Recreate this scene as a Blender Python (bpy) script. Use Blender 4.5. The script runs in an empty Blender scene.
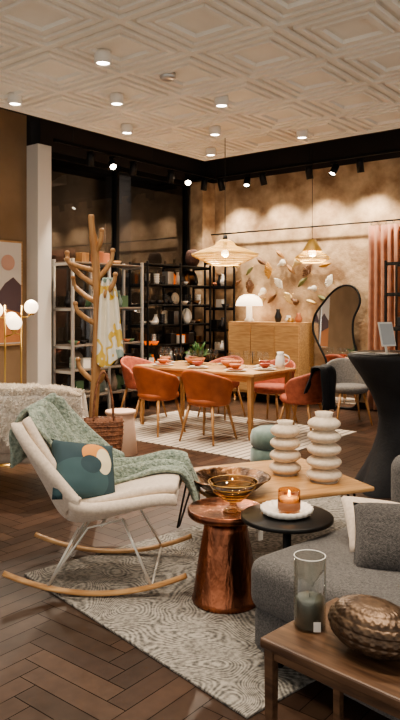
import bpy, bmesh, math, random
from mathutils import Vector, Matrix, noise
random.seed(7)
S,C=.6266,.7793
RZ=math.atan2(-C,S)
def W(xc,d,z=0.0): return (S*xc+C*d, -C*xc+S*d, z)
def lin(c):
    r=[]
    for v in c[:3]:
        v=v/255.0
        r.append(v/12.92 if v<=.04045 else ((v+.055)/1.055)**2.4)
    return (r[0],r[1],r[2],1)
sc=bpy.context.scene
# ---------------------------------------------------------------- materials
def mat(name,col,rough=.5,metal=0,col2=None,nscale=6,stretch=(1,1,1),bump=0,bscale=60,emit=None,es=0,trans=0,sheen=0,detail=4,alpha=1,lo=.35,hi=.65):
    m=bpy.data.materials.new(name); m.use_nodes=True
    nt=m.node_tree; b=nt.nodes['Principled BSDF']
    b.inputs['Base Color'].default_value=lin(col)
    b.inputs['Roughness'].default_value=rough
    b.inputs['Metallic'].default_value=metal
    if trans: b.inputs['Transmission Weight'].default_value=trans
    if sheen: b.inputs['Sheen Weight'].default_value=sheen
    if alpha<1: b.inputs['Alpha'].default_value=alpha
    if emit:
        b.inputs['Emission Color'].default_value=lin(emit); b.inputs['Emission Strength'].default_value=es
    if col2 or bump:
        tc=nt.nodes.new('ShaderNodeTexCoord'); mp=nt.nodes.new('ShaderNodeMapping')
        mp.inputs['Scale'].default_value=stretch
        nt.links.new(tc.outputs['Object'],mp.inputs['Vector'])
    if col2:
        n=nt.nodes.new('ShaderNodeTexNoise'); n.inputs['Scale'].default_value=nscale; n.inputs['Detail'].default_value=detail
        r=nt.nodes.new('ShaderNodeValToRGB')
        r.color_ramp.elements[0].position=lo; r.color_ramp.elements[1].position=hi
        r.color_ramp.elements[0].color=lin(col); r.color_ramp.elements[1].color=lin(col2)
        nt.links.new(mp.outputs[0],n.inputs['Vector']); nt.links.new(n.outputs['Fac'],r.inputs[0]); nt.links.new(r.outputs[0],b.inputs['Base Color'])
    if bump:
        n2=nt.nodes.new('ShaderNodeTexNoise'); n2.inputs['Scale'].default_value=bscale; n2.inputs['Detail'].default_value=3
        bp=nt.nodes.new('ShaderNodeBump'); bp.inputs['Strength'].default_value=bump; bp.inputs['Distance'].default_value=.02
        nt.links.new(mp.outputs[0],n2.inputs['Vector']); nt.links.new(n2.outputs['Fac'],bp.inputs['Height']); nt.links.new(bp.outputs[0],b.inputs['Normal'])
    return m
def glassmat(name,col,rough=.03,mx_=.55):
    m=bpy.data.materials.new(name); m.use_nodes=True; nt=m.node_tree; nt.nodes.clear()
    o=nt.nodes.new('ShaderNodeOutputMaterial'); mx=nt.nodes.new('ShaderNodeMixShader')
    t=nt.nodes.new('ShaderNodeBsdfTransparent'); t.inputs[0].default_value=lin(col)
    g=nt.nodes.new('ShaderNodeBsdfGlossy'); g.inputs['Roughness'].default_value=rough
    lw=nt.nodes.new('ShaderNodeLayerWeight'); lw.inputs[0].default_value=.25
    mr=nt.nodes.new('ShaderNodeMapRange'); mr.inputs[3].default_value=.05; mr.inputs[4].default_value=mx_
    nt.links.new(lw.outputs['Facing'],mr.inputs[0])
    nt.links.new(mr.outputs[0],mx.inputs[0]); nt.links.new(t.outputs[0],mx.inputs[1]); nt.links.new(g.outputs[0],mx.inputs[2]); nt.links.new(mx.outputs[0],o.inputs[0])
    return m
M={}
M['oak']=mat('oak',(204,162,112),.42,col2=(168,124,78),nscale=5,stretch=(1,9,9))
M['oak_y']=mat('oak_y',(202,162,114),.42,col2=(172,131,88),nscale=5,stretch=(9,1,9))
M['oak_v']=mat('oak_v',(186,142,94),.45,col2=(154,110,68),nscale=5,stretch=(9,9,1))
M['walnut']=mat('walnut',(114,86,64),.38,col2=(74,53,39),nscale=5,stretch=(1,9,9))
M['black']=mat('black_metal',(18,17,17),.45,.3)
M['blackfab']=mat('black_fabric',(18,18,21),.75,bump=.2,bscale=40,col2=(28,28,32))
M['white']=mat('white_paint',(228,222,212),.5)
M['whitemetal']=mat('white_metal',(215,212,205),.3,.4)
M['chrome']=mat('steel',(200,198,194),.3,.7)
M['brass']=mat('brass',(205,168,102),.28,1)
M['copper']=mat('copper',(182,118,88),.27,1,col2=(78,54,45),nscale=4.5,stretch=(2,2,.6),bump=.3,bscale=18,lo=.32,hi=.68)
M['bronze']=mat('bronze',(154,114,80),.3,1,col2=(66,50,40),nscale=9,bump=.6,bscale=26)
M['cream']=mat('cream_fabric',(222,206,188),.85,col2=(206,190,172),nscale=60,bump=.25,bscale=220,sheen=.3)
M['orange']=mat('orange_leather',(172,94,54),.5,col2=(146,76,42),nscale=8,bump=.1,bscale=90)
M['rust']=mat('rust_fabric',(176,98,76),.7,col2=(150,80,62),nscale=20,bump=.2,bscale=150)
M['greyfab']=mat('grey_fabric',(114,111,108),.95,col2=(78,76,75),nscale=140,bump=.5,bscale=260,sheen=.15)
M['dkcush']=mat('charcoal_fabric',(92,88,85),.95,col2=(58,56,55),nscale=120,bump=.5,bscale=220,sheen=.15)
M['ltgrey']=mat('light_grey_fabric',(120,116,112),.9,col2=(96,92,90),nscale=60,bump=.3,bscale=200)
M['shelfb']=mat('shelf_board_taupe',(130,118,106),.6)
M['wool']=mat('sheep_wool',(246,238,226),.95,col2=(232,221,205),nscale=16,bump=.6,bscale=60,sheen=.4)
M['ceram']=mat('ceramic_matte',(228,212,192),.8,col2=(212,195,173),nscale=40,bump=.25,bscale=160)
M['ceramw']=mat('ceramic_white',(236,230,220),.35)
M['green']=mat('green_glaze',(82,110,82),.4)
M['teal']=mat('teal_velvet',(120,140,131),.8,col2=(98,118,111),nscale=12,sheen=.5)
M['amber']=mat('amber_glass_glow',(190,106,44),.1,trans=.6,emit=(255,130,40),es=.4)  # weak glow put into the glass itself, not a lamp
M['dark']=mat('dark_glaze',(34,32,33),.3)
M['red']=mat('red_glaze',(156,68,50),.4)
M['terra']=mat('terracotta',(184,116,82),.6)
M['gold']=mat('gold_leaf',(214,176,108),.38,.85)
M['goldp']=mat('gold_wicker',(198,160,88),.5,.15)
M['paper']=mat('paper',(240,236,228),.7)
M['glass']=glassmat('clear_glass',(248,250,248),.02,.5)
M['glassd']=glassmat('smoked_glass',(214,200,172),.05,.7)
M['leather']=mat('tan_leather',(160,108,78),.5,col2=(114,72,50),nscale=30,bump=.6,bscale=60)
M['plant']=mat('leaf_green',(72,108,56),.5,col2=(46,78,38),nscale=20)
M['pink']=mat('blush_lacquer',(220,188,166),.5,col2=(210,176,152),nscale=4)
M['peach']=mat('peach_curtain',(188,140,114),.85,col2=(170,122,98),nscale=8,sheen=.2)
M['glow']=mat('lamp_glow',(255,235,200),.5,emit=(255,224,180),es=9)
M['glow2']=mat('opal_shade',(255,240,215),.4,emit=(255,228,192),es=2.6)
M['lens']=mat('lamp_lens',(255,245,225),.3,emit=(255,238,216),es=30)
# ---------------------------------------------------------------- geometry helpers
def empty(name,loc,rz=0):
    o=bpy.data.objects.new(name,None); o.empty_display_size=.1
    sc.collection.objects.link(o); o.location=loc; o.rotation_euler=(0,0,rz); return o
def finish(name,bm,m,parent=None,smooth=True,loc=(0,0,0),rot=(0,0,0)):
    bmesh.ops.recalc_face_normals(bm,faces=bm.faces[:])
    me=bpy.data.meshes.new(name); bm.to_mesh(me); bm.free()
    if smooth:
        for p in me.polygons: p.use_smooth=True
    if m:
        for k in (m if isinstance(m,(list,tuple)) else [m]): me.materials.append(k)
    o=bpy.data.objects.new(name,me); sc.collection.objects.link(o)
    o.location=loc; o.rotation_euler=rot
    if parent: o.parent=parent
    return o
def box(name,size,loc,m,parent=None,rot=(0,0,0),bev=.004,seg=2,taper=1):
    bm=bmesh.new(); bmesh.ops.create_cube(bm,size=1)
    for v in bm.verts:
        v.co.x*=size[0]; v.co.y*=size[1]; v.co.z*=size[2]
        if taper!=1 and v.co.z<0: v.co.x*=taper; v.co.y*=taper
    if bev>0:
        b=min(bev,min(size)*.49)
        bmesh.ops.bevel(bm,geom=bm.edges[:],offset=b,segments=seg,profile=.5,affect='EDGES')
    return finish(name,bm,m,parent,bev>.012,loc,rot)
def lathe(name,prof,m,parent=None,loc=(0,0,0),seg=40,rot=(0,0,0),fn=None,smooth=True):
    bm=bmesh.new(); rings=[]
    for r,z in prof:
        if r<1e-5: rings.append([bm.verts.new((0,0,z))])
        else:
            ring=[]
            for i in range(seg):
                a=2*math.pi*i/seg; rr=r*(fn(a,z) if fn else 1)
                ring.append(bm.verts.new((rr*math.cos(a),rr*math.sin(a),z)))
            rings.append(ring)
    for a,b in zip(rings,rings[1:]):
        if len(a)==1 and len(b)==1: continue
        for i in range(seg):
            j=(i+1)%seg
            if len(a)==1: bm.faces.new((a[0],b[i],b[j]))
            elif len(b)==1: bm.faces.new((a[i],a[j],b[0]))
            else: bm.faces.new((a[i],a[j],b[j],b[i]))
    return finish(name,bm,m,parent,smooth,loc,rot)
def cyl(name,r,h,loc,m,parent=None,r2=None,seg=28,bev=.003,rot=(0,0,0)):
    r2=r if r2 is None else r2; bev=min(bev,h*.3,r*.3)
    return lathe(name,[(0,0),(r-bev,0),(r-bev,0),(r,bev),(r,bev),(r2,h-bev),(r2,h-bev),(r2-bev,h),(r2-bev,h),(0,h)],m,parent,loc,seg,rot)
def tube(name,pts,r,m,parent=None,seg=10,closed=False,loc=(0,0,0),rot=(0,0,0),flat=None):
    pts=[Vector(p) for p in pts]; n=len(pts); bm=bmesh.new(); rings=[]
    up=None
    for i,p in enumerate(pts):
        if closed: t=(pts[(i+1)%n]-pts[i-1]).normalized()
        else: t=(pts[min(i+1,n-1)]-pts[max(i-1,0)]).normalized()
        if up is None:
            up=Vector((0,0,1)) if abs(t.z)<.9 else Vector((1,0,0))
        s=t.cross(up); 
        if s.length<1e-5: s=t.orthogonal()
        s.normalize(); up=s.cross(t).normalized()
        rr=r[i] if isinstance(r,(list,tuple)) else r
        ring=[]
        for k in range(seg):
            a=2*math.pi*k/seg
            fx,fy=(1,1) if flat is None else flat
            ring.append(bm.verts.new(p+s*math.cos(a)*rr*fx+up*math.sin(a)*rr*fy))
        rings.append(ring)
    rng=range(n) if closed else range(n-1)
    for i in rng:
        a=rings[i]; b=rings[(i+1)%n]
        for k in range(seg):
            bm.faces.new((a[k],a[(k+1)%seg],b[(k+1)%seg],b[k]))
    if not closed:
        bm.faces.new(rings[0]); bm.faces.new(rings[-1][::-1])
    return finish(name,bm,m,parent,True,loc,rot)
def cat(pts,n=6,closed=False):
    P=[Vector(p) for p in pts]; out=[]; L=len(P)
    for i in range(L if closed else L-1):
        p0=P[i-1] if (closed or i>0) else P[0]; p1=P[i]; p2=P[(i+1)%L]; p3=P[(i+2)%L] if (closed or i+2<L) else P[-1]
        for k in range(n):
            t=k/n
            out.append(.5*((2*p1)+(-p0+p2)*t+(2*p0-5*p1+4*p2-p3)*t*t+(-p0+3*p1-3*p2+p3)*t**3))
    if not closed: out.append(P[-1])
    return out
def grid(name,f,nu,nv,m,parent=None,thick=0,sub=0,loc=(0,0,0),rot=(0,0,0),off=0):
    bm=bmesh.new(); V=[[bm.verts.new(f(i/nu,j/nv)) for j in range(nv+1)] for i in range(nu+1)]
    for i in range(nu):
        for j in range(nv): bm.faces.new((V[i][j],V[i+1][j],V[i+1][j+1],V[i][j+1]))
    o=finish(name,bm,m,parent,True,loc,rot)
    if thick:
        s=o.modifiers.new('s','SOLIDIFY'); s.thickness=thick; s.offset=off
    if sub:
        s=o.modifiers.new('u','SUBSURF'); s.levels=sub; s.render_levels=sub
    return o
def pillow(name,w,h,t,m,parent,loc,rot,n=18):
    bm=bmesh.new()
    def pt(u,v,sg):
        k=max(0,(1-u**2))**.5*max(0,(1-v**2))**.5
        pin=1-.06*(1-abs(u)**2)*(abs(v)**4); pin2=1-.06*(1-abs(v)**2)*(abs(u)**4)
        wr=.006*noise.noise(Vector((u*3,v*3,sg*2)))*k
        return Vector((u*w/2*pin2,v*h/2*pin,sg*t/2*k**.75+wr))
    for sg in (1,-1):
        V=[[bm.verts.new(pt(-1+2*i/n,-1+2*j/n,sg)) for j in range(n+1)] for i in range(n+1)]
        for i in range(n):
            for j in range(n): bm.faces.new((V[i][j],V[i+1][j],V[i+1][j+1],V[i][j+1]))
    bmesh.ops.remove_doubles(bm,verts=bm.verts[:],dist=1e-4)
    return finish(name,bm,m,parent,True,loc,rot)
def poly(name,pts,t,m,parent=None,loc=(0,0,0),rot=(0,0,0),bev=0):
    bm=bmesh.new(); vs=[bm.verts.new((p[0],p[1],0)) for p in pts]; f=bm.faces.new(vs)
    r=bmesh.ops.extrude_face_region(bm,geom=[f]); 
    for v in r['geom']:
        if isinstance(v,bmesh.types.BMVert): v.co.z+=t
    return finish(name,bm,m,parent,False,loc,rot)
def light(kind,loc,energy,col=(1,.78,.55),size=.05,target=None,angle=90,blend=.7,parent=None,name='bulb'):
    l=bpy.data.lights.new(name,kind); l.energy=energy; l.color=col
    if kind=='SPOT': l.spot_size=math.radians(angle); l.spot_blend=blend
    if kind=='AREA': l.size=size
    else: l.shadow_soft_size=size
    o=bpy.data.objects.new(name,l); sc.collection.objects.link(o); o.location=loc
    if target: o.rotation_euler=(Vector(target)-Vector(loc)).to_track_quat('-Z','Y').to_euler()
    if parent:
        o.parent=parent; 
    return o
WARM=(1,.86,.70)
# ---------------------------------------------------------------- room
XW,YW=9.2,7.3
# floor : herringbone planks
fm=bpy.data.materials.new('herringbone_oak'); fm.use_nodes=True; nt=fm.node_tree; b=nt.nodes['Principled BSDF']
at=nt.nodes.new('ShaderNodeAttribute'); at.attribute_name='tone'
tc=nt.nodes.new('ShaderNodeTexCoord'); nz=nt.nodes.new('ShaderNodeTexNoise'); nz.inputs['Scale'].default_value=14; nz.inputs['Detail'].default_value=6
mx=nt.nodes.new('ShaderNodeMix'); mx.data_type='RGBA'; mx.blend_type='MULTIPLY'; mx.inputs[0].default_value=.6
rp=nt.nodes.new('ShaderNodeValToRGB'); rp.color_ramp.elements[0].position=.3; rp.color_ramp.elements[0].color=(.45,.42,.4,1); rp.color_ramp.elements[1].position=.7; rp.color_ramp.elements[1].color=(1,1,1,1)
nt.links.new(tc.outputs['Object'],nz.inputs['Vector']); nt.links.new(nz.outputs['Fac'],rp.inputs[0])
nt.links.new(at.outputs['Color'],mx.inputs[6]); nt.links.new(rp.outputs[0],mx.inputs[7]); nt.links.new(mx.outputs[2],b.inputs['Base Color'])
b.inputs['Roughness'].default_value=.36
fdark=mat('floor_gap',(16,11,8),.8)
bm=bmesh.new(); cl=bm.loops.layers.float_color.new('tone')
w=.1;n=5;x0,x1,y0,y1=-1.5,9.25,-2.5,7.35
def plank(ax,ay,bx,by):
    ax,bx=max(ax,x0),min(bx,x1); ay,by=max(ay,y0),min(by,y1)
    if bx-ax<.01 or by-ay<.01: return
    g=.0018
    vs=[bm.verts.new((ax+g,ay+g,0)),bm.verts.new((bx-g,ay+g,0)),bm.verts.new((bx-g,by-g,0)),bm.verts.new((ax+g,by-g,0))]
    f=bm.faces.new(vs); t=random.random(); k=.62+.75*t
    c=lin((76,57,45)); col=(c[0]*k,c[1]*k*(.97+.06*random.random()),c[2]*k,1)
    for l in f.loops: l[cl]=col
for k in range(-60,120):
    for mm in range(-25,25):
        hx=(k+2*n*mm)*w; hy=k*w
        if x0-1<hx<x1+1 and y0-1<hy<y1+1: plank(hx,hy,hx+n*w,hy+w)
        vx=(k+n+2*n*mm)*w; vy=(k+1-n)*w
        if x0-1<vx<x1+1 and y0-1<vy<y1+1: plank(vx,vy,vx+w,vy+n*w)
fo=finish('floor',bm,[fm,fdark],None,False)
bm=bmesh.new(); bm.from_mesh(fo.data); bmesh.ops.create_cube(bm,size=1,matrix=Matrix.Translation(((x0+x1)/2,(y0+y1)/2,-.0535))@Matrix.Diagonal((x1-x0,y1-y0,.1,1)))
bm.faces.ensure_lookup_table()
for f in bm.faces[-6:]: f.material_index=1
bm.to_mesh(fo.data); bm.free()
# walls
lime=mat('limewash',(212,184,150),.9,col2=(152,122,94),nscale=3.2,bump=.8,bscale=11,detail=11,lo=.36,hi=.66)
tan=mat('tan_wall',(150,124,96),.9,col2=(136,111,84),nscale=2)
darkw=mat('dark_soffit',(46,39,35),.9)
box('wall_right',(.15,11.5,3.56),(XW+.075,1.7,1.78),lime,bev=0)
box('trim_1',(.16,11.5,.4),(XW+.07,1.7,3.76),darkw,bev=0)
box('wall_left',(7.0,.15,3.95),(2.0,YW+.075,1.975),tan,bev=0)
box('trim_2',(.22,.3,3.56),(5.61,7.22,1.78),M['white'],bev=.005)
box('trim_3',(3.75,.2,.40),(7.575,YW+.08,3.755),darkw,bev=0)
box('trim_4',(.34,.26,3.55),(9.03,7.2,1.775),lime,bev=0)
box('baseboard_right',(.02,9.0,.09),(XW-.01,2.5,.045),mat('baseboard',(60,46,36),.6),bev=.003)
# ceiling
ceilm=mat('ceiling_plaster',(240,235,224),.75,col2=(234,228,216),nscale=3)
bm=bmesh.new(); T=.8; X1,Y1=7.41,5.87
prof=[(.40,0),(.372,0),(.366,.026),(.318,.026),(.312,.0),(.27,.0),(.265,.018),(.225,.018),(.220,.0),(.17,.0),(.162,.028),(.0,.028)]
NX,NY=12,11
for i in range(NX):
    for j in range(NY):
        cx=X1-(i+.5)*T; cy=Y1-(j+.5)*T; prev=None
        for h,z in prof:
            if h==0: bm.faces.new(prev); break
            r=[bm.verts.new((cx+a*h,cy+b_*h,3.5+z)) for a,b_ in ((-1,-1),(1,-1),(1,1),(-1,1))]
            if prev:
                for k in range(4): bm.faces.new((prev[k],prev[(k+1)%4],r[(k+1)%4],r[k]))
            prev=r
bmesh.ops.remove_doubles(bm,verts=bm.verts[:],dist=1e-4)
finish('ceiling',bm,ceilm,None,False)
lx,ly=NX*T,NY*T
box('trim_5',(lx,.03,.14),(X1-lx/2,Y1+.015,3.565),ceilm,bev=0)
box('trim_6',(.03,ly+.03,.14),(X1+.015,Y1-ly/2+.015,3.565),ceilm,bev=0)
box('ceiling_soffit',(12.5,11.6,.08),(3.2,1.7,3.99),darkw,bev=0)
# window in left wall and dim corridor behind it
fr=empty('window_1',(7.3,YW,0))
for x in (-1.56,-.16,1.47): box('mullion',(.06,.1,3.5),(x,.05,1.75),M['black'],fr)
box('head',(3.1,.1,.08),(-.03,.05,3.52),M['black'],fr); box('sill',(3.1,.1,.08),(-.03,.05,.04),M['black'],fr)
box('pane',(3.0,.012,3.4),(-.03,.06,1.78),glassmat('window_glass',(190,190,190),.02,.3),fr,bev=0)
corr=mat('corridor_wall',(138,114,92),.9,col2=(110,92,74),nscale=1.5)
box('wall_corridor',(9,.1,4.0),(8.0,10.2,2.0),corr,bev=0)
box('wall_corridor_end',(.1,2.9,4.0),(12.0,8.8,2.0),corr,bev=0)
box('floor_corridor',(9,2.9,.1),(8.0,8.8,-.06),mat('corridor_floor',(70,66,62),.4),bev=0)
box('ceiling_corridor',(9,2.9,.1),(8.0,8.8,4.05),darkw,bev=0)
for i,x in enumerate((7.2,9.4)): box('trim_%d'%(7+i),(.35,.35,4.0),(x,9.6,2.0),mat('pier%d'%i,(66,62,60),.7),bev=.01)
light('AREA',(9.2,8.7,3.9),75,(1,.88,.75),1.2,target=(9.9,10.0,1.5),name='corridor_fill')  # area lamp without a fixture, added to brighten the corridor
# tracks + track spotlights
trl=empty('light_track',(7.3,6.75,3.55)); box('rail',(3.6,.04,.04),(0,0,0),M['black'],trl)
for x in (-1.5,0,1.5): tube('hanger',[(x,0,0),(x,0,.4)],.006,M['black'],trl,6)
trr=empty('light_track',(8.75,5.0,3.56)); box('rail',(.04,6.0,.04),(0,0,0),M['black'],trr)
for y in (-2.5,0,2.0): tube('hanger',[(0,y,0),(0,y,.39)],.006,M['black'],trr,6)
def trackspot(loc,target,e,ang=70):
    o=empty('track_spotlight',loc); d=(Vector(target)-Vector(loc)).normalized(); q=d.to_track_quat('-Z','Y').to_euler()
    box('adapter',(.04,.1,.03),(0,0,-.03),M['black'],o)
    tube('stem',[(0,0,-.04),(0,0,-.1)],.008,M['black'],o,6)
    c=Vector((0,0,-.13))
    lathe('can',[(0,.09),(.045,.09),(.05,.08),(.05,-.08),(.044,-.08),(.044,-.05),(0,-.05)],M['black'],o,c,20,q)
    lathe('lens',[(0,0),(.042,0),(.042,.002),(0,.002)],M['lens'],o,c+d*.055,16,q)
    l=light('SPOT',c+d*.1,e,WARM,.04,None,ang,.8,o); l.rotation_euler=q
for x,tx in ((6.1,6.2),(6.9,6.8),(7.7,7.7),(8.5,8.4)): trackspot((x,6.75,3.53),(tx,7.0,1.0),220,75)
for y,ty in ((6.6,6.4),(5.8,5.6),(5.0,4.9),(4.2,4.2),(3.3,3.4)): trackspot((8.75,y,3.54),(9.2,ty,1.7),120,100)
trackspot((8.75,6.1,3.54),(7.2,5.3,.8),150,60); trackspot((8.75,4.6,3.54),(6.9,4.9,.8),150,60)
for x in (6.5,8.1): trackspot((x,6.75,3.53),(4.0,3.0,.6),150,50)
# ceiling spotlights
def downlight(xc,d,e=90,ang=120,tilt=None):
    x,y,_=W(xc,d); o=empty('ceiling_spotlight',(x,y,3.5))
    lathe('housing',[(0,0.03),(.065,.03),(.07,0),(.07,-.07),(.062,-.075),(.052,-.06),(0,-.055)],M['white'],o,(0,0,0),28)
    lathe('lens',[(0,-.062),(.05,-.062),(.05,-.06),(0,-.06)],M['lens'],o,(0,0,0),24)
    l=light('SPOT',(0,0,-.09),e,WARM,.05,None,ang,.9,o)
for xc,d in ((-.776,5.48),(-.80,6.59),(-1.78,6.59),(-.82,7.70),(.21,6.65),(.17,7.78),(1.18,7.92),(.14,8.84)): downlight(xc,d,170,105)
for xc,d in ((-.9,3.9),(.3,3.6),(1.2,3.2),(-.3,2.2),(.6,1.9)): downlight(xc,d,125,105)  # added downlights, out of view above, to brighten the foreground
x,y,_=W(-.28,5.98); o=empty('smoke_detector',(x,y,3.5)); lathe('body',[(0,.02),(.07,.02),(.07,-.02),(.05,-.035),(0,-.035)],M['chrome'],o)
# ---------------------------------------------------------------- rugs
def rugmat(name,kind):
    m=bpy.data.materials.new(name); m.use_nodes=True; nt=m.node_tree; b=nt.nodes['Principled BSDF']; b.inputs['Roughness'].default_value=.95
    tc=nt.nodes.new('ShaderNodeTexCoord'); r=nt.nodes.new('ShaderNodeValToRGB')
    n=nt.nodes.new('ShaderNodeTexNoise'); nt.links.new(tc.outputs['Object'],n.inputs['Vector'])
    if kind=='contour':
        n.inputs['Scale'].default_value=2.2; n.inputs['Detail'].default_value=1.0; n.inputs['Distortion'].default_value=.3
        a=nt.nodes.new('ShaderNodeMath'); a.operation='MULTIPLY'; a.inputs[1].default_value=300
        s=nt.nodes.new('ShaderNodeMath'); s.operation='SINE'
        nt.links.new(n.outputs['Fac'],a.inputs[0]); nt.links.new(a.outputs[0],s.inputs[0])
        s2=nt.nodes.new('ShaderNodeTexNoise'); s2.inputs['Scale'].default_value=55; s2.inputs['Detail'].default_value=4; nt.links.new(tc.outputs['Object'],s2.inputs['Vector'])
        ad=nt.nodes.new('ShaderNodeMath'); ad.operation='MULTIPLY_ADD'; ad.inputs[1].default_value=7; nt.links.new(s2.outputs['Fac'],ad.inputs[0]); nt.links.new(s.outputs[0],ad.inputs[2])
        mr=nt.nodes.new('ShaderNodeMapRange'); mr.inputs[1].default_value=1.2; mr.inputs[2].default_value=5.8; nt.links.new(ad.outputs[0],mr.inputs[0])
        nt.links.new(mr.outputs[0],r.inputs[0])
        r.color_ramp.elements[0].position=.15; r.color_ramp.elements[0].color=lin((92,90,87)); r.color_ramp.elements[1].position=.75; r.color_ramp.elements[1].color=lin((166,161,152))
        h=mr.outputs[0]
    else:
        sx=nt.nodes.new('ShaderNodeSeparateXYZ'); nt.links.new(tc.outputs['Object'],sx.inputs[0])
        a=nt.nodes.new('ShaderNodeMath'); a.operation='MULTIPLY'; a.inputs[1].default_value=70; nt.links.new(sx.outputs[1],a.inputs[0])
        s=nt.nodes.new('ShaderNodeMath'); s.operation='SINE'; nt.links.new(a.outputs[0],s.inputs[0])
        mr=nt.nodes.new('ShaderNodeMapRange'); mr.inputs[1].default_value=-1; mr.inputs[2].default_value=1; nt.links.new(s.outputs[0],mr.inputs[0])
        nt.links.new(mr.outputs[0],r.inputs[0]); r.color_ramp.elements[0].position=.1; r.color_ramp.elements[0].color=lin((116,108,100)); r.color_ramp.elements[1].position=.25; r.color_ramp.elements[1].color=lin((190,178,163))
        h=mr.outputs[0]
    nt.links.new(r.outputs[0],b.inputs['Base Color'])
    bp=nt.nodes.new('ShaderNodeBump'); bp.inputs['Strength'].default_value=.5; bp.inputs['Distance'].default_value=.01; nt.links.new(h,bp.inputs['Height']); nt.links.new(bp.outputs[0],b.inputs['Normal'])
    return m
RUGANG=RZ+math.atan2(.655,.755)
def rf(a,b): # along e2, e1 from corner A
    return (.16+.755*a-.655*b, 2.49+.655*a+.755*b)
c=rf(1.3,.86)
box('patterned_area_rug',(2.6,1.75,.012),W(c[0],c[1],.006),rugmat('rug_contour','contour'),rot=(0,0,RUGANG),bev=.004)
box('striped_area_rug',(2.0,2.7,.01),(6.45,4.97,.005),rugmat('rug_stripe','stripe'),bev=.003)
RT=.013
# ---------------------------------------------------------------- dining table
dt=empty('dining_table',(6.6,5.1,.011))
box('top',(.9,1.8,.035),(0,0,.7225),M['oak_y'],dt,bev=.008)
for sx in (-1,1):
    box('apron_long',(.02,1.56,.07),(sx*.38,0,.67),M['oak_y'],dt)
    box('apron_short',(.74,.02,.07),(0,sx*.8,.67),M['oak'],dt)
    for sy in (-1,1): box('leg',(.065,.065,.705),(sx*.39,sy*.82,.3525),M['oak_v'],dt,taper=.6,bev=.006)
def dining_chair(loc,rz,m):
    e=empty('dining_chair',(loc[0],loc[1],.014),rz)
    def f(u,v):
        th=math.radians(-112+224*u); top=.80-.20*abs(math.sin(th/2*1.0))**1.6-.04*(abs(th)>1.7)
        z=.40+(top-.40)*v; k=.80+.24*v**.8
        y=-.235*math.cos(th)*k; x=.27*math.sin(th)*k
        if math.cos(th)>0: y-=.05*v**1.5*math.cos(th)
        return Vector((x,y,z))
    grid('backrest',f,28,8,m,e,thick=.035,sub=1)
    lathe('seat',[(0,.385),(.18,.385),(.225,.40),(.245,.43),(.24,.465),(.2,.485),(0,.48)],m,e,(0,.01,0),32)
    for sx in (-1,1):
        for sy in (-1,1):
            tube('leg',[(sx*.15,sy*.14,.40),(sx*.225,sy*.225,.0)],[.019,.011],M['oak_v'],e,10)
    return e
dining_chair((5.93,4.65),-math.pi/2+.05,M['orange'])
dining_chair((5.93,5.40),-math.pi/2-.05,M['orange'])
rc=dining_chair((6.72,3.93),.1,M['rust'])
dining_chair((6.6,6.28),math.pi,M['rust'])
dining_chair((7.3,4.7),math.pi/2,M['rust']); dining_chair((7.3,5.5),math.pi/2,M['rust'])
dining_chair((7.9,3.95),math.pi*.75,M['ltgrey'])
# black throw over rust chair
def bl(u,v):
    t=u; x=-.30+.34*v
    if t<.4: y=-.37-.03*math.sin(v*9); z=.36+(.80-.36)*(t/.4)-.03*v
    elif t<.5: y=-.37+.12*(t-.4)/.1; z=.82
    else: y=-.25+.1*(t-.5)/.5; z=.82-.3*(t-.5)/.5
    return Vector((x+.02*math.sin(t*12+v*4),y+.015*math.sin(v*14+t*5),z+.012*math.sin(v*11)))
g=grid('black_throw_drape',bl,20,14,M['blackfab'],rc,thick=.015,sub=1)
# tableware
tw=empty('tableware',(6.6,5.1,.751))
for i,(x,y) in enumerate([(-.3,-.55),(-.3,0),(-.3,.55),(.3,-.55),(.3,0),(.3,.55),(0,.78),(0,-.75)]):
    lathe('plate',[(0,.0),(.08,.0),(.13,.014),(.132,.018),(.08,.008),(0,.006)],M['ceramw'],tw,(x,y,0),28)
    lathe('side_plate',[(0,.0),(.06,.0),(.1,.014),(.1,.018),(.06,.008),(0,.006)],M['ceram'] if i%2 else M['terra'],tw,(x,y,.012),24)
    lathe('bowl',[(0,.0),(.03,.0),(.06,.03),(.072,.055),(.068,.055),(.05,.02),(0,.01)],M['red'] if i%2 else M['terra'],tw,(x,y,.026),24)
    s=.17 if x<0 else -.17
    for dy in (-.04,.05):
        lathe('wine_glass',[(0,0),(.03,0),(.03,.003),(.004,.01),(.004,.085),(.022,.10),(.034,.13),(.034,.16),(.028,.2)],M['glass'],tw,(x+s*.9 if x else .14,y+dy+.12,0),18)
for x,y in ((.02,.3),(-.03,-.3)):
    lathe('serving_bowl',[(0,0),(.05,0),(.11,.05),(.13,.09),(.124,.09),(.1,.05),(0,.02)],M['terra'],tw,(x,y,0),28)
lathe('carafe',[(0,0),(.05,0),(.06,.06),(.05,.14),(.035,.17),(.042,.2),(.0,.2)],M['ceramw'],tw,(.25,-.8,0),24)
tube('carafe_handle',cat([(.25,-.85,.17),(.25,-.91,.15),(.25,-.92,.1),(.25,-.86,.05)],5),.007,M['ceramw'],tw,8)
pp=empty('potted_plant',(6.75,5.45,.751))
lathe('pot',[(0,0),(.05,0),(.07,.09),(.063,.09),(.06,.07),(0,.07)],M['terra'],pp,(0,0,0),24)
for i in range(60):
    a=random.random()*6.28; el=.3+random.random()*1.1; L=.1+random.random()*.14
    d=Vector((math.cos(a)*math.cos(el),math.sin(a)*math.cos(el),math.sin(el)))
    tube('leaf',[Vector((0,0,.07)),Vector((0,0,.07))+d*L*.5,Vector((0,0,.07))+d*L*.8,Vector((0,0,.065))+d*L],[.003,.006,.02,.002],M['plant'],pp,6,flat=(1,.3))
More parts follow.
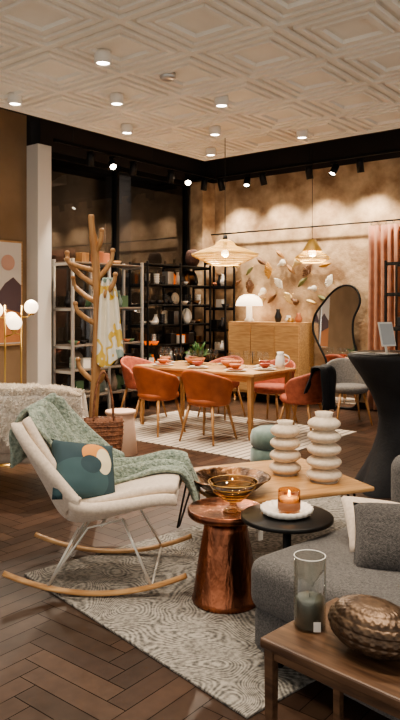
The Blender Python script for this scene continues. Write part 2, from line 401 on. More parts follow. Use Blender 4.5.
# ---------------------------------------------------------------- pendants
def wire_pendant(loc,ztop):
    e=empty('rattan_pendant_lamp',loc)
    outl=[(.05,.30),(.10,.27),(.13,.225),(.28,.175),(.40,.125),(.395,.11),(.30,.06),(.17,.0)]
    for i in range(80):
        a=2*math.pi*i/80
        tube('rib',[(r*math.cos(a+(k%2)*.06),r*math.sin(a+(k%2)*.06),z) for k,(r,z) in enumerate(outl)],.0028,M['goldp'],e,4)
    hoops=outl+[(.2,.2),(.24,.19),(.32,.155),(.36,.14),(.35,.085),(.25,.04),(.21,.02)]
    for r,z in hoops: tube('hoop',[(r*math.cos(t*math.pi/20),r*math.sin(t*math.pi/20),z) for t in range(40)],.0045,M['goldp'],e,6,closed=True)
    lathe('bulb_globe',[(.045*math.sin(math.pi*k/10),.14-.045*math.cos(math.pi*k/10)) for k in range(11)],M['glow'],e,(0,0,0),20)
    lathe('socket',[(0,.36),(.02,.36),(.03,.32),(.02,.2),(0,.19)],M['black'],e,(0,0,0),16)
    tube('cord',[(0,0,.35),(0,0,ztop-loc[2])],.004,M['black'],e,6)
    light('POINT',(0,0,.07),32,(1,.84,.6),.06,parent=e)
x,y,_=W(.30,8.2); wire_pendant((x,y,1.98),3.5)
e=empty('cage_pendant_lamp',(7.94,4.49,2.06))
outl=[(.04,.30),(.05,.26),(.11,.15),(.23,.06),(.22,.04),(.14,.0)]
for i in range(40):
    a=2*math.pi*i/40; tube('rib',[(r*math.cos(a),r*math.sin(a),z) for r,z in outl[2:]],.003,M['goldp'],e,4)
for r,z in outl[2:]+[(.15,.118),(.19,.09)]: tube('hoop',[(r*math.cos(t*math.pi/16),r*math.sin(t*math.pi/16),z) for t in range(32)],.005,M['goldp'],e,6,closed=True)
lathe('shade',[(.04,.30),(.06,.27),(.12,.17),(.125,.15)],M['goldp'],e,(0,0,0),24)
lathe('bulb_globe',[(.05*math.sin(math.pi*k/10),.12-.05*math.cos(math.pi*k/10)) for k in range(11)],M['glow'],e,(0,0,0),20)
tube('cord',[(0,0,.27),(0,0,1.89)],.004,M['black'],e,6); light('POINT',(0,0,.05),30,(1,.84,.6),.05,parent=e)
# ---------------------------------------------------------------- wall furniture
sb=empty('sideboard',(8.95,5.8,0))
box('carcass',(.42,1.3,1.10),(0,0,.69),M['oak_y'],sb,bev=.006)
for i in range(3):
    box('door',(.02,.415,1.02),(-.215,-.43+.43*i,.69),M['oak_y'],sb,bev=.004)
    tube('handle',[(-.235,-.43+.43*i+.17,.6),(-.235,-.43+.43*i+.17,.78)],.006,M['black'],sb,6)
for sx in (-1,1):
    for sy in (-1,1): cyl('leg',.018,.14,(sx*.16,sy*.56,0),M['oak_v'],sb,.022)
ml=empty('mushroom_table_lamp',(8.9,6.16,1.24))
lathe('base',[(0,0),(.075,0),(.08,.02),(.05,.06),(.045,.24),(0,.24)],M['ceramw'],ml)
lathe('shade',[(.0,.43),(.08,.425),(.15,.39),(.2,.32),(.215,.25),(.205,.245),(.0,.25)],M['glow2'],ml)
light('POINT',(0,0,.2),8,WARM,.1,parent=ml)
vs=empty('decor_vases',(8.9,5.45,1.24))
for y,h,m in ((-.2,.14,'terra'),(0,.1,'ceramw'),(.15,.2,'dark'),(-.05,.07,'gold')):
    lathe('vase',[(0,0),(.04,0),(.06,h*.4),(.03,h*.8),(.035,h),(.03,h),(.02,h*.8),(0,h*.75)],M[m],vs,(random.uniform(-.06,.04),y,0),20)
# wall ornaments: leaves, ribbed fans and gourds pinned to the wall
wl=empty('wall_leaf_ornaments',(9.19,5.6,2.0))
lfm=[mat('leaf_champagne',(224,200,150),.45,.3),mat('leaf_tan',(164,122,78),.5,.2),mat('leaf_ivory',(236,226,208),.6),mat('leaf_amber',(198,148,76),.45,.3),mat('leaf_brown',(112,78,52),.5,.1),mat('leaf_olive',(112,112,70),.6)]
def leaf(y,z,kind,s,m,ang):
    R3=Matrix.Rotation(-math.pi/2,3,'Y')@Matrix.Rotation(ang,3,'Z'); rt=R3.to_euler(); lc=(-.03,y-5.6,z-2.0)
    if kind==0:
        def f(u,v):
            yy=s*(-1+2*u); ww=s*.36*math.sin(math.pi*min(max(u,.02),.98))**.8*(2*v-1); return Vector((ww,yy,.02-.03*abs(2*v-1)+.03*math.sin(u*3)))
        grid('leaf',f,14,6,m,wl,thick=.004,loc=lc,rot=rt)
        tube('midrib',[Vector(lc)+R3@Vector((0,-s*1.3,.0)),Vector(lc)+R3@Vector((0,s*.8,.03))],.003,M['gold'],wl,5)
    elif kind==1:
        def f(u,v):
            a=-1.05+2.1*u; rr=s*(.12+1.25*v*(1+.04*math.cos(a*14))); return Vector((rr*math.sin(a),rr*math.cos(a)-s*.6,.012+.01*math.cos(u*60)*v))
        grid('fan',f,48,5,m,wl,thick=.003,loc=lc,rot=rt)
        tube('fan_stem',[Vector(lc)+R3@Vector((0,-s*1.0,0)),Vector(lc)+R3@Vector((0,-s*.45,.01))],.004,M['gold'],wl,5)
    else:
        R4=R3@Matrix.Rotation(-math.pi/2,3,'X')
        lathe('gourd',[(0,0),(s*.35,.01),(s*.5,s*.3),(s*.42,s*.65),(s*.2,s*.95),(s*.22,s*1.2),(s*.1,s*1.45),(0,s*1.5)],m,wl,(-.05,y-5.6,z-2.0),18,R4.to_euler())
    tube('pin',[(-.02,y-5.6,z-2.0),(.005,y-5.6,z-2.0)],.006,M['gold'],wl,6)
LV=[(6.53,2.17,2),(6.33,2.05,0),(6.3,1.8,1),(6.1,2.2,0),(5.95,2.05,1),(6.02,1.75,2),(5.76,1.85,1),(5.55,2.05,0),(5.58,1.62,1),(5.4,2.2,2),(5.35,1.85,0),(5.25,2.02,1),(6.6,1.85,0),(4.97,2.1,0),(4.88,1.85,1),(5.1,1.75,2),(5.75,2.3,0),(5.2,1.55,0),(6.15,1.55,0),(5.0,1.6,0),(5.42,1.52,2),(5.9,1.6,0),(6.42,1.6,2),(5.65,2.18,2)]
for i,(y,z,k) in enumerate(LV): leaf(y,z,k,.085+.035*random.random(),lfm[(i*5+i//3)%6],random.uniform(-.9,.9))
# mirror
mi=empty('wavy_floor_mirror',(9.02,4.67,0)); 
mp=[(330,405),(345,408),(356,405),(361,387),(359,362),(353,342),(352,322),(358,304),(354,291),(344,287),(333,292),(322,305),(314,318),(313,333),(320,349),(327,364),(328,382),(326,396)]
loc2=[((338-u)*.0165,(408-v)*.0146+.02) for u,v in mp]
o2=cat([(0,a,b) for a,b in loc2],5,True)
lean=lambda p:Vector((p.z*.05-.06,p.y,p.z))
mirr=mat('mirror_silver',(235,235,235),.02,1)
bm=bmesh.new(); bm.faces.new([bm.verts.new(lean(p)) for p in o2]); finish('glass',bm,mirr,mi,False)
bm=bmesh.new(); bm.faces.new([bm.verts.new(lean(p)+Vector((.012,0,0))) for p in o2]); finish('back',bm,M['black'],mi,False)
tube('frame',[lean(p) for p in o2],.017,M['black'],mi,8,True)
# rod, curtain
cr=empty('curtain_rail',(9.1,5.2,2.68)); tube('rail',[(0,-2.6,0),(0,1.9,0)],.012,M['black'],cr,8)
for y in (-2,0,1.8): tube('bracket',[(0,y,0),(.1,y,0)],.008,M['black'],cr,6)
ct=empty('curtain',(9.08,3.75,0))
def cf(u,v):
    y=-.48+.96*u; return Vector((.045*math.sin(u*62+.6*math.sin(v*3)),y*(.97+.05*(1-v)),.02+2.6*v))
grid('cloth',cf,120,10,M['peach'],ct,thick=.004)
for i in range(9): tube('ring',[(.0+.025*math.cos(a),-.44+.11*i,2.655+.02*math.sin(a)) for a in [k*math.pi/6 for k in range(12)]],.003,M['black'],ct,5,True)
# shelving
def shelf(name,x0_,x1_,y0_,y1_,levels,ztop,mpost,mshelf,r=.014,posts=2):
    e=empty(name,((x0_+x1_)/2,(y0_+y1_)/2,0)); w_=x1_-x0_; d_=y1_-y0_
    for i in range(posts):
        x=-w_/2+w_*i/(posts-1)
        for y in (-d_/2,d_/2): box('post',(2*r,2*r,ztop),(x,y,ztop/2),mpost,e)
        for z in levels: box('crossbar',(2*r,d_,2*r),(x,0,z-.02),mpost,e)
    for z in levels: box('shelf_board',(w_,d_-.02,.022),(0,0,z),mshelf,e)
    return e
def fill(name,cx,cy,x0_,x1_,levels,pal,dens=.16,alongy=False,maxh=.3):
    e=empty(name,(cx,cy,0))
    for z in levels:
        z+=.011; p=x0_+.08
        while p<x1_-.08:
            m=M[random.choice(pal)]; k=random.random(); y=random.uniform(-.1,.04); L=(y,p-0,z) if alongy else (p,y,z)
            if k<.25: r=random.uniform(.05,.08); lathe('bowl',[(0,0),(r*.5,0),(r,r*.8),(r*.93,r*.8),(r*.4,.01),(0,.01)],m,e,L,18)
            elif k<.5:
                h=random.uniform(.14,maxh); r=random.uniform(.04,.07); lathe('vase',[(0,0),(r*.7,0),(r,h*.35),(r*.5,h*.75),(r*.35,h*.85),(r*.45,h),(0,h*.96)],m,e,L,18)
            elif k<.65: r=random.uniform(.09,.12); lathe('plate',[(0,0),(r*.6,0),(r,.012),(r,.018),(0,.01)],m,e,(L[0],L[1]+(0 if alongy else .06),z+r),20,rot=(math.pi/2-.15,0,0))
            elif k<.8:
                for q in range(4): lathe('stacked_cup',[(0,0),(.035,0),(.045,.05),(.04,.05),(0,.01)],m,e,(L[0],L[1],z+q*.035),14)
            else:
                hh=random.uniform(.1,.2); box('box',(.13,.12,hh),(L[0],L[1],z+hh/2),m,e)
            p+=random.uniform(dens*.75,dens*1.2)
    return e
lv=[.3,.65,.97,1.46,2.05]
shelf('display_shelf',5.8,7.08,6.75,7.12,lv,2.1,M['chrome'],M['shelfb'],r=.018,posts=3)
fill('shelf_ceramics',6.44,6.92,-.62,.62,lv[:-1],['ceramw','ceram','green','dark','terra','teal','shelfb','green','dark'],.12)
fill('shelf_vases',6.44,6.92,-.62,.62,[2.05],['oak_v','dark','terra','ceram'],.2,maxh=.38)
lv2=[.3,.6,.9,1.2,1.5,1.8,2.1]
shelf('display_shelf',7.25,8.72,6.8,7.15,lv2,2.14,M['black'],M['black'],posts=3)
fill('shelf_tableware',7.98,6.96,-.7,.7,lv2[:-1],['dark','dark','ceramw','green','dark','bronze','dark','ceram','chrome','amber','dark','shelfb'],.10,maxh=.24)
bk=empty('woven_basket',(8.45,6.95,2.111)); lathe('body',[(0,0),(.07,0),(.11,.08),(.12,.16),(.09,.24),(.05,.27),(.045,.26),(.08,.22),(0,.08)],mat('wicker_dark',(84,52,40),.8,bump=.8,bscale=60,col2=(60,38,30),nscale=30),bk)
shelf('corner_shelf',8.86,9.1,6.6,7.02,[.4,.75,1.1,1.45,1.8,2.2],2.28,M['black'],M['black'])
e=fill('corner_shelf_decor',8.98,6.8,-.2,.2,[.4,.75,1.1,1.45,1.8],['ceramw','green','dark','terra','ceram'],.12,True,.2)
shelf('black_display_cabinet',8.5,8.85,3.0,3.72,[.3,.75,1.2,1.65,2.05],2.08,M['black'],M['black'])
fill('cabinet_decor',8.66,3.36,-.32,.32,[.3,.75,1.2,1.65],['ceramw','ceram','terra','dark'],.14,True,.25)
# picture
pc=empty('framed_abstract_art',(4.95,7.27,1.65))
box('frame',(.9,.04,1.32),(0,0,0),M['oak'],pc); box('canvas',(.85,.01,1.27),(0,-.022,0),mat('canvas',(212,204,194),.8),pc,bev=0)
def hill(pts,m,k): poly('paint_shape',pts,.002,m,pc,(0,-.028-.003*k,0),(math.pi/2,0,0))
hill([(-.42,-.6),(.42,-.6),(.42,.1),(.3,.2),(.18,.12),(0,-.1),(-.2,.1),(-.42,-.05)],mat('mauve',(96,78,82),.8),0)
hill([(-.42,-.62),(.42,-.62),(.42,-.25),(.2,-.2),(0,-.35),(-.42,-.2)],mat('ochre',(188,126,82),.8),1)
hill([(.22+.1*math.cos(a*.3),.38+.1*math.sin(a*.3)) for a in range(21)],mat('sun',(200,160,144),.8),2)
# ---------------------------------------------------------------- mid-left things
def floor_lamp(xc,d,gx,gz):
    x,y,_=W(xc,d); e=empty('globe_floor_lamp',(x,y,0),RZ)
    cyl('base',.13,.02,(0,0,0),M['brass'],e); tube('pole',[(0,0,.01),(0,0,1.5)],.009,M['brass'],e,10)
    tube('arm',[(0,0,1.38),(gx*.6,0,1.38),(gx,0,gz-.07)],.007,M['brass'],e,8)
    tube('arm_low',[(0,0,1.2),(-gx*.8,0,1.22),(-gx,0,gz-.19)],.007,M['brass'],e,8)
    for X,Z in ((gx,gz),(-gx,gz-.12)):
        lathe('collar',[(0,-.08),(.03,-.08),(.035,-.055),(0,-.055)],M['brass'],e,(X,0,Z),16)
        lathe('globe',[(.07*math.sin(math.pi*k/14),-.07*math.cos(math.pi*k/14)) for k in range(15)],M['glow2'],e,(X,0,Z),24)
    light('POINT',(gx,0,gz+.12),8,WARM,.05,parent=e)
floor_lamp(-1.85,6.5,-.09,1.45); floor_lamp(-1.80,6.9,.1,1.48)
# sheepskin lounge chair
x,y,_=W(-1.42,5.75); sh=empty('sheepskin_lounge_chair',(x,y,0),RZ)
box('seat',(.95,.6,.24),(0,.1,.32),M['cream'],sh,bev=.07,seg=5)
box('backrest',(.95,.18,.5),(0,-.26,.56),M['cream'],sh,bev=.08,seg=5)
for sx in (-1,1):
    for sy in (-.28,.34): cyl('leg',.018,.22,(sx*.4,sy,0),M['oak_v'],sh,.022)
def fz(u,v):
    x=-.48+.96*u; t=v*2-1
    rag=.04*math.sin(u*13)+.03*math.sin(u*29)
    if abs(t)<.35: y=-.26+t*.34; z=.83-.02*abs(t)
    else:
        s=(abs(t)-.35)/.65; y=-.26+math.copysign(.12,t); z=.82-(.42+rag)*s
    z-=.05*abs(2*u-1)**3
    x2=x+.03*math.sin(v*9)
    nn=noise.noise(Vector((x*9,v*7,0)))*.03
    return Vector((x2,y+math.copysign(abs(nn)+.01,t),z+nn))
grid('sheepskin',fz,40,30,M['wool'],sh,thick=.03,sub=1)
fv=[];ff=[]
for i in range(12000):
    p=fz(random.random(),random.random()*.66); d=Vector((random.uniform(-.7,.7),-.6 if p.z<.8 else random.uniform(-.8,.2),random.uniform(-1.0,.3) if p.z<.78 else .5)).normalized()
    s_=d.orthogonal().normalized()*.008; t_=d.cross(s_); k=len(fv)
    fv+=[p+s_,p-s_*.5+t_*.87,p-s_*.5-t_*.87,p+d*.042]; ff+=[(k,k+1,k+3),(k+1,k+2,k+3),(k+2,k,k+3)]
me=bpy.data.meshes.new('fleece'); me.from_pydata(fv,[],ff); me.materials.append(M['wool']); me.update()
o=bpy.data.objects.new('fleece',me); sc.collection.objects.link(o); o.parent=sh
# blush stool
st=empty('drum_side_table',W(-.8,6.9)); lathe('body',[(0,0),(.165,0),(.17,.01),(.135,.40),(.13,.41)],M['pink'],st); lathe('top',[(0,.405),(.15,.405),(.155,.42),(.155,.435),(.15,.44),(0,.44)],M['pink'],st)
# pouf
pf=empty('velvet_pouf',W(.67,6.35)); lathe('lower_tier',[(0,0),(.17,0),(.2,.03),(.205,.1),(.2,.17),(.17,.19),(0,.19)],M['teal'],pf); lathe('upper_tier',[(0,.18),(.165,.185),(.2,.21),(.205,.28),(.19,.34),(.14,.365),(0,.37)],M['teal'],pf)
# ---------------------------------------------------------------- coat tree
x,y,_=W(-.76,5.0); cs=empty('coat_tree',(x,y,0),RZ)
lathe('foot',[(0,0),(.15,0),(.15,.02),(.13,.035),(0,.04)],M['oak'],cs)
tube('trunk',cat([(0,0,.02),(-.02,0,.6),(0,0,1.0),(.01,0,1.5),(-.005,0,1.85),(-.03,0,2.07),(-.035,0,2.16)],5),[.034]*12+[.030]*12+[.023]*6+[.017],M['oak_v'],cs,12)
B=[(1.64,-.21,1.88,.0),(1.75,-.2,1.83,-.05),(1.52,-.18,1.70,.06),(1.88,.05,2.04,-.04),(1.68,.12,1.9,.03),(1.52,.15,1.72,-.06),(1.36,-.14,1.51,-.05),(1.3,.09,1.48,.08),(1.04,.1,1.2,0.0),(.93,-.13,1.1,.0),(.92,.07,1.02,-.1)]
for z0,dx,z1,dy in B:
    tube('branch',cat([(0,0,z0),(dx*.5,dy*.5,z0+(z1-z0)*.3),(dx*.9,dy,z0+(z1-z0)*.65),(dx,dy*1.1,z1)],5),[.019]*10+[.015]*5+[.017],M['oak_v'],cs,10)
    lathe('knob',[(.019*math.sin(math.pi*k/8),-.019*math.cos(math.pi*k/8)) for k in range(9)],M['oak_v'],cs,(dx,dy*1.1,z1),12)
scm=bpy.data.materials.new('printed_scarf'); scm.use_nodes=True; nt=scm.node_tree; b=nt.nodes['Principled BSDF']; b.inputs['Roughness'].default_value=.8
tc=nt.nodes.new('ShaderNodeTexCoord'); nn=nt.nodes.new('ShaderNodeTexNoise'); nn.inputs['Scale'].default_value=5; r=nt.nodes.new('ShaderNodeValToRGB')
cr_=r.color_ramp; cr_.interpolation='CONSTANT'; cr_.elements[0].color=lin((236,228,208)); cr_.elements[0].position=0; cr_.elements[1].position=.46; cr_.elements[1].color=lin((224,192,96)); q=cr_.elements.new(.52); q.color=lin((238,232,218)); q=cr_.elements.new(.60); q.color=lin((158,176,168))
nt.links.new(tc.outputs['Object'],nn.inputs['Vector']); nt.links.new(nn.outputs['Fac'],r.inputs[0]); nt.links.new(r.outputs[0],b.inputs['Base Color'])
def scf(u,v):
    wd=.04+.06*(1-v)**.6; return Vector((.095+wd*(u*2-1)+.015*(1-v),-.04-.02*math.sin(u*16),1.70-.62*(1-v)-.04*math.sin(u*5)*(1-v)))
grid('scarf',scf,24,12,scm,cs,thick=.006,sub=1)
# handbag hanging
bg=empty('leather_tote_bag',W(-.68,4.82,.41),RZ+.2)
bm=bmesh.new()
rings=[]
for z,wx,wy in ((0,.10,.04),(.02,.12,.055),(.12,.135,.06),(.24,.14,.045),(.30,.135,.03)):
    ring=[]
    for k in range(24):
        a=2*math.pi*k/24; cx=math.copysign(abs(math.cos(a))**.5,math.cos(a)); sy=math.copysign(abs(math.sin(a))**.7,math.sin(a))
        ring.append(bm.verts.new((wx*cx,wy*sy,z)))
    rings.append(ring)
for a_,b_ in zip(rings,rings[1:]):
    for k in range(24): bm.faces.new((a_[k],a_[(k+1)%24],b_[(k+1)%24],b_[k]))
bm.faces.new(rings[0])
o=finish('body',bm,M['leather'],bg); s=o.modifiers.new('s','SOLIDIFY'); s.thickness=.006
for k in range(9):
    z=.03+.03*k; f_=.12+.02*min(1,z/.24); tube('weave',[((f_+.003)*math.copysign(abs(math.cos(a))**.5,math.cos(a)),(.06 if z<.2 else .05)*math.copysign(abs(math.sin(a))**.7,math.sin(a)),z) for a in [2*math.pi*q/24 for q in range(24)]],.004,M['leather'],bg,5,True)
for sy in (-.03,.03): tube('handle',cat([(-.07,sy,.28),(-.06,sy,.44),(-.02,sy*.3,.60),(.02,sy*.3,.60),(.06,sy,.44),(.07,sy,.28)],6),.007,M['leather'],bg,8)
# ---------------------------------------------------------------- rocking chair
x,y,_=W(-.53,3.80); rk=empty('rocking_chair',(x,y,RT),RZ-.03)
PR=cat([(.41,0,.440),(.33,0,.450),(.15,0,.405),(-.02,0,.350),(-.14,0,.335),(-.22,0,.39),(-.29,0,.53),(-.37,0,.69),(-.43,0,.81),(-.455,0,.85)],6)
def prof_at(s):
    s=max(0,min(1,s)); f=s*(len(PR)-1); i=min(int(f),len(PR)-2); t=f-i; p=PR[i].lerp(PR[i+1],t); tg=(PR[i+1]-PR[i]).normalized(); nrm=Vector((tg.z,0,-tg.x)); 
    if nrm.x+nrm.z<0: nrm=-nrm
    return p,nrm,tg
def shell(s,w,off=0):
    p,nr,tg=prof_at(s); e_=abs(2*s-1)
    hw=.325*(1-.28*e_**5)
    mid=math.exp(-((s-.52)/.24)**2)
    lift=(.04+.15*mid)*abs(w)**2.6
    return Vector((p.x,hw*w,p.z))+nr*(lift+off)
grid('shell',lambda u,v:shell(u,v*2-1),34,18,M['cream'],rk,thick=.06,sub=1,off=0)
grid('seat_pad',lambda u,v:shell(.03+u*.94,(v*2-1)*.8,.055+.015*math.sin(math.pi*v)),30,12,M['cream'],rk,thick=.05,sub=1)
for sy in (-.3,.3):
    tube('runner',[(xx,sy,.013+.44*xx*xx) for xx in [-.47+.94*k/24 for k in range(25)]],.019,M['oak'],rk,10,flat=(1.2,.68))
    tube('rear_rod',[(-.10,sy*.7,.32),(-.24,sy,.045)],.007,M['whitemetal'],rk,8)
    tube('front_rod',[(.13,sy*.7,.37),(.29,sy,.055)],.007,M['whitemetal'],rk,8)
    tube('side_brace',[(-.24,sy,.05),(-.05,sy*.72,.32),(.13,sy*.7,.365)],.006,M['whitemetal'],rk,8)
for xx in (-.24,.29): tube('crossbar',[(xx,-.3,.045),(xx,.3,.045)],.007,M['whitemetal'],rk,8)
tube('under_bar',[(.02,-.21,.33),(.02,.21,.33)],.008,M['whitemetal'],rk,8)
# throw
thr=mat('knit_throw',(168,178,162),.95,col2=(124,138,126),nscale=55,bump=1,bscale=60,sheen=.3)
def throw(u,v):
    if u<.14: s=0; ov=(.14-u)/.14
    elif u>.78: s=1; ov=-(u-.78)/.22
    else: s=(u-.14)/.64; ov=0
    wmin=(.15 if s<.35 else (.15-(s-.35)/.3*.75 if s<.65 else -.60)); wmax=1.15
    wmin+=.06*math.sin(u*23)
    w=wmin+(wmax-wmin)*v
    wr=.020*math.sin(v*19+u*6)+.016*math.sin(v*34-u*9)+.03*noise.noise(Vector((u*9,v*6,1)))
    p=shell(s,min(w,1.0),.11+wr)
    if w>1: p.y+= (w-1)*.2; p.z-=(w-1)*.9
    if ov>0: p+=Vector((.06*math.sin(ov*1.6)+.01,0,-.20*ov-.02+.03*math.sin(v*9)*ov))
    if ov<0: p+=Vector((-.11*min(1,-ov*2.5)-.0,0,.02*(1 if -ov<.3 else 0)-.34*max(0,-ov-.12)))
    return p
grid('throw_blanket',throw,80,52,thr,rk,thick=.022,sub=1)
cm=bpy.data.materials.new('leaf_print'); cm.use_nodes=True; nt=cm.node_tree; b=nt.nodes['Principled BSDF']; b.inputs['Roughness'].default_value=.85
tc=nt.nodes.new('ShaderNodeTexCoord'); 
def disc(cx,cy,sx,sy,R):
    mp_=nt.nodes.new('ShaderNodeMapping'); mp_.inputs['Location'].default_value=(-cx*sx,-cy*sy,0); mp_.inputs['Scale'].default_value=(sx,sy,0)
    nt.links.new(tc.outputs['Object'],mp_.inputs[0]); l=nt.nodes.new('ShaderNodeVectorMath'); l.operation='LENGTH'; nt.links.new(mp_.outputs[0],l.inputs[0])
    k=nt.nodes.new('ShaderNodeMath'); k.operation='LESS_THAN'; k.inputs[1].default_value=R; nt.links.new(l.outputs['Value'],k.inputs[0]); return k.outputs[0]
last=None; base=lin((52,72,78))
for (d_,col) in (((-.05,-.07,.8,1.1,.13),(64,88,92)),((.045,.075,1,1.3,.085),(206,142,78)),((.09,.04,1.6,1,.075),(216,202,170)),((.01,.015,1,1.2,.06),(52,72,78))):
    mm=nt.nodes.new('ShaderNodeMix'); mm.data_type='RGBA'; nt.links.new(disc(*d_),mm.inputs[0])
    if last: nt.links.new(last,mm.inputs[6])
    else: mm.inputs[6].default_value=base
    mm.inputs[7].default_value=lin(col); last=mm.outputs[2]
nt.links.new(last,b.inputs['Base Color'])
pillow('throw_pillow',.37,.33,.15,cm,rk,(-.085,-.15,.60),(math.radians(58),math.radians(12),math.radians(34)))
# ---------------------------------------------------------------- coffee table
F=Vector((.72,4.96)); R_=Vector((1.06,4.14)); ld=Vector((-.92,-.38)).normalized()
cen=(F+R_)/2+ld*.5; ang=math.atan2(.38,.92)
x,y,_=W(cen.x,cen.y); cf_=empty('coffee_table',(x,y,RT),RZ+ang)
box('top',(1.0,.88,.028),(0,0,.374),M['oak'],cf_,bev=.008)
for sx in (-1,1):
    for sy in (-1,1):
        tube('hairpin_leg',[(sx*.40,sy*.36,.36),(sx*.46,sy*.40,.008),(sx*.44,sy*.42,.008),(sx*.34,sy*.38,.36)],.007,M['black'],cf_,8)
TZ=RT+.388
def bubble(loc,h,r,nb,name='bubble_vase'):
    e=empty(name,loc); pts=[(0,0),(r*.75,0)]; hb=h*.92/nb
    for k in range(nb):
        R=r*(1-.10*k/nb) ; 
        for q in range(9):
            t=q/8; pts.append((R*(.50+.50*math.sin(math.pi*t)**.7),hb*(k+t)+.003))
    pts+= [(r*.45,h*.94),(r*.52,h),(r*.44,h),(r*.36,h*.9),(0,h*.88)]
    lathe('body',pts,M['ceram'],e,(0,0,0),40)
bubble(W(.555,4.46,TZ),.345,.105,4); bubble(W(.775,4.28,TZ),.43,.112,5)
bb=empty('hammered_bronze_bowl',W(.175,4.03,TZ)); lathe('body',[(0,0),(.08,0),(.09,.006),(.17,.035),(.23,.085),(.242,.09),(.235,.094),(.22,.088),(.16,.046),(.08,.014),(0,.012)],M['bronze'],bb,seg=56)
# copper table
cp=empty('copper_side_table',W(.13,3.46,RT)); lathe('base',[(0,0),(.168,0),(.172,.012),(.165,.03),(.15,.14),(.13,.26),(.112,.36),(.105,.42),(.0,.42)],M['copper'],cp,seg=56)
lathe('top',[(0,.41),(.13,.41),(.185,.425),(.192,.435),(.192,.462),(.186,.466),(.18,.458),(0,.456)],M['copper'],cp,seg=56)
tg=box('price_tag',(.03,.002,.05),(.165,-.10,.30),M['paper'],cp,rot=(0,0,RZ+.4)); tube('tag_string',[(.165,-.10,.32),(.15,-.12,.43)],.0015,M['paper'],cp,4)
gb=empty('footed_glass_bowl',W(.165,3.42,RT+.457)); lathe('body',[(0,0),(.05,0),(.045,.012),(.018,.02),(.018,.045),(.05,.06),(.1,.1),(.125,.15),(.12,.15),(.095,.105),(.045,.066),(0,.06)],M['glassd'],gb)
for i in range(5): 
    rr=[.05,.075,.098,.112,.124][i]; zz=[.06,.08,.1,.125,.15][i]; tube('band',[(rr*math.cos(t*math.pi/16),rr*math.sin(t*math.pi/16),zz) for t in range(32)],.0018,M['gold'],gb,5,True)
# black side table
bt=empty('black_side_table',W(.405,3.19,RT)); lathe('top',[(0,.488),(.205,.488),(.214,.492),(.214,.506),(.208,.51),(0,.51)],M['black'],bt,seg=56); tube('stem',[(0,0,.01),(0,0,.49)],.02,M['black'],bt,16); lathe('base',[(0,0),(.12,0),(.12,.01),(.03,.02),(0,.02)],M['black'],bt)
BZ=RT+.51
ty=empty('scalloped_tray',W(.405,3.20,BZ)); fl=lambda a,z:1+.03*math.cos(a*22)*(1 if z>.008 else 0)
lathe('body',[(0,0),(.09,0),(.115,.012),(.122,.035),(.112,.035),(.105,.014),(0,.01)],M['ceramw'],ty,seg=132,fn=fl)
cd=empty('jar_candle',W(.415,3.19,BZ+.011)); lathe('jar',[(0,0),(.044,0),(.05,.006),(.052,.105),(.048,.108),(.047,.01),(0,.008)],glassmat('amber_jar',(240,210,172),.05,.5),cd)
lathe('wax',[(0,.008),(.045,.008),(.045,.07),(0,.068)],mat('wax',(236,222,200),.5),cd); lathe('flame',[(0,.072),(.006,.08),(.004,.095),(0,.105)],mat('flame',(255,220,140),.5,emit=(255,200,110),es=25),cd,seg=12)
lathe('label_band',[(.0525,.02),(.0535,.02),(.0535,.055),(.0525,.055)],mat('label',(140,92,62),.6),cd)
light('POINT',(0,0,.12),.5,(1,.75,.45),.01,parent=cd)
# ---------------------------------------------------------------- bar table
ba=empty('covered_bar_table',W(1.62,5.62)); 
def lob(a,z): return 1+ (max(0,(.45-z))/.45)*.16*math.cos(4*a+.6)
lathe('cover',[(0,1.1),(.385,1.1),(.4,1.09),(.395,1.06),(.30,.92),(.215,.78),(.165,.66),(.15,.56),(.165,.44),(.21,.3),(.27,.16),(.335,.03),(.34,.0)],M['blackfab'],ba,seg=64,fn=lob)
lathe('top_disc',[(0,1.1),(.38,1.1),(.38,1.106),(0,1.106)],M['black'],ba)
td=empty('tablet_stand',W(1.50,5.5,1.106),RZ+.5); box('foot',(.12,.14,.01),(0,0,.005),M['whitemetal'],td); tube('arm',[(0,0,.01),(0,.03,.12)],.01,M['whitemetal'],td,8); box('tablet',(.15,.012,.2),(0,0,.16),M['whitemetal'],td,rot=(-.25,0,0)); box('screen',(.13,.002,.17),(0,-.008,.16),mat('screen_grey',(170,172,172),.2),td,rot=(-.25,0,0))
# ---------------------------------------------------------------- sofa
A=Vector((.17,2.82)); a1=Vector((.655,-.755)); a2=Vector((.755,.655))
sa=math.atan2(-.755,.655)
def sw(a,b): p=A+a1*a+a2*b; return p
c=sw(.9,.5); x,y,_=W(c.x,c.y); so=empty('sofa',(x,y,RT),RZ+sa)  # local x = a1, local y = a2
box('base',(1.76,.94,.20),(0,0,.16),M['greyfab'],so,bev=.05,seg=5)
box('seat_cushion',(.88,.96,.22),(-.45,-.01,.345),M['greyfab'],so,bev=.065,seg=6)
box('seat_cushion',(.88,.96,.22),(.44,-.01,.345),M['greyfab'],so,bev=.065,seg=6)
box('backrest',(1.76,.22,.68),(0,.60,.40),M['greyfab'],so,bev=.08,seg=6)
for sx in (-.8,.8):
    for sy in (-.38,.55): cyl('foot',.02,.07,(sx,sy,0),M['black'],so)
pillow('scatter_cushion',.44,.32,.2,M['dkcush'],so,(-.42,-.03,.53),(math.radians(46),0,-sa-.25))
pillow('cream_cushion',.34,.28,.12,M['cream'],so,(-.62,.08,.515),(math.radians(42),math.radians(10),-sa+.15))
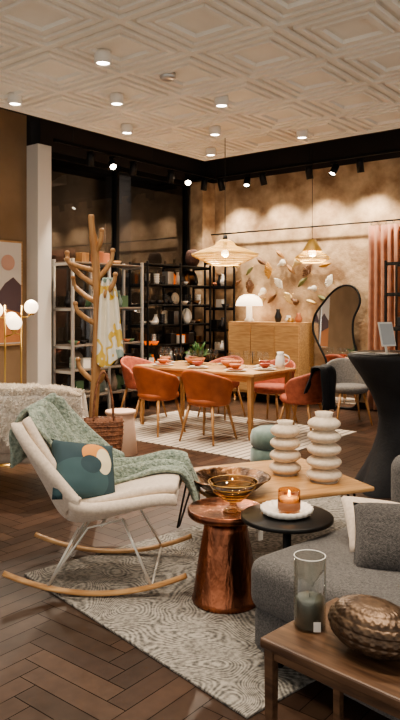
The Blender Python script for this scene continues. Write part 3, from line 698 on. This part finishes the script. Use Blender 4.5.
# ---------------------------------------------------------------- front side table
ea=math.pi/4*-1
c0=Vector((.175,2.02)); q1=Vector((.7071,-.7071)); q2=Vector((.7071,.7071)); c=c0+q1*.36+q2*.20
x,y,_=W(c.x,c.y); wt=empty('wood_end_table',(x,y,0),RZ+ea)
box('top',(.72,.40,.03),(0,0,.505),M['walnut'],wt,bev=.006)
for sx in (-1,1):
    for sy in (-1,1): box('leg',(.032,.032,.49),(sx*.335,sy*.175,.245),M['walnut'],wt,taper=.75)
    box('end_rail',(.02,.33,.03),(sx*.335,0,.475),M['walnut'],wt)
for sy in (-1,1): box('side_rail',(.64,.02,.03),(0,sy*.175,.475),M['walnut'],wt)
hz=empty('glass_hurricane',W(.335,2.09,.52)); lathe('glass',[(0,0),(.047,0),(.049,.004),(.049,.215),(.046,.215),(.046,.006),(0,.005)],M['glass'],hz); lathe('candle',[(0,.006),(.044,.006),(.044,.085),(.04,.09),(0,.088)],mat('candle_green',(62,70,62),.4),hz)
tube('rim',[(.0475*math.cos(t*math.pi/16),.0475*math.sin(t*math.pi/16),.216) for t in range(32)],.0015,M['paper'],hz,6,True)
tube('wick',[(0,0,.088),(0,0,.1)],.0015,M['black'],hz,5); box('price_tag',(.022,.001,.03),(-.03,-.042,.02),M['paper'],hz,rot=(0,0,RZ))
# textured pod dish
pd=empty('textured_pod_bowl',W(.490,1.94,.52),RZ-.9)
bm=bmesh.new(); NU,NV=168,72; rings=[]
for j in range(NV+1):
    ph=math.pi*j/NV; ring=[]
    for i in range(NU):
        a=2*math.pi*i/NU; rr=math.sin(ph)**.9
        row=int(ph*9); cell=abs(math.cos(a*13+(row%2)*math.pi/2)*math.sin(ph*9))**.5*.06*math.sin(ph)
        k=1+cell; x=.135*rr*math.cos(a)*k; y=.095*rr*math.sin(a)*k
        z=.070-.070*math.cos(ph)*k
        ring.append(bm.verts.new((x,y,max(0,z))))
    rings.append(ring)
for a_,b_ in zip(rings,rings[1:]):
    for k in range(NU):
        try: bm.faces.new((a_[k],a_[(k+1)%NU],b_[(k+1)%NU],b_[k]))
        except: pass
bmesh.ops.remove_doubles(bm,verts=bm.verts[:],dist=1e-5)
finish('shell',bm,mat('pod_bronze',(118,98,80),.4,.7,col2=(76,61,50),nscale=30),pd)
# ---------------------------------------------------------------- world, camera
wd=bpy.data.worlds.new('w'); sc.world=wd; wd.use_nodes=True; bg_=wd.node_tree.nodes['Background']; bg_.inputs[0].default_value=(1,.95,.89,1); bg_.inputs[1].default_value=.95
try: sc.view_settings.look='AgX - Medium High Contrast'
except Exception as ex: print(ex)
cam=bpy.data.cameras.new('cam'); co=bpy.data.objects.new('camera',cam); sc.collection.objects.link(co); sc.camera=co
cam.sensor_width=36; cam.lens=685/720*36; cam.shift_y=-55/720; cam.clip_start=.05
co.location=(0,0,1.5); co.rotation_euler=(math.pi/2,0,RZ)
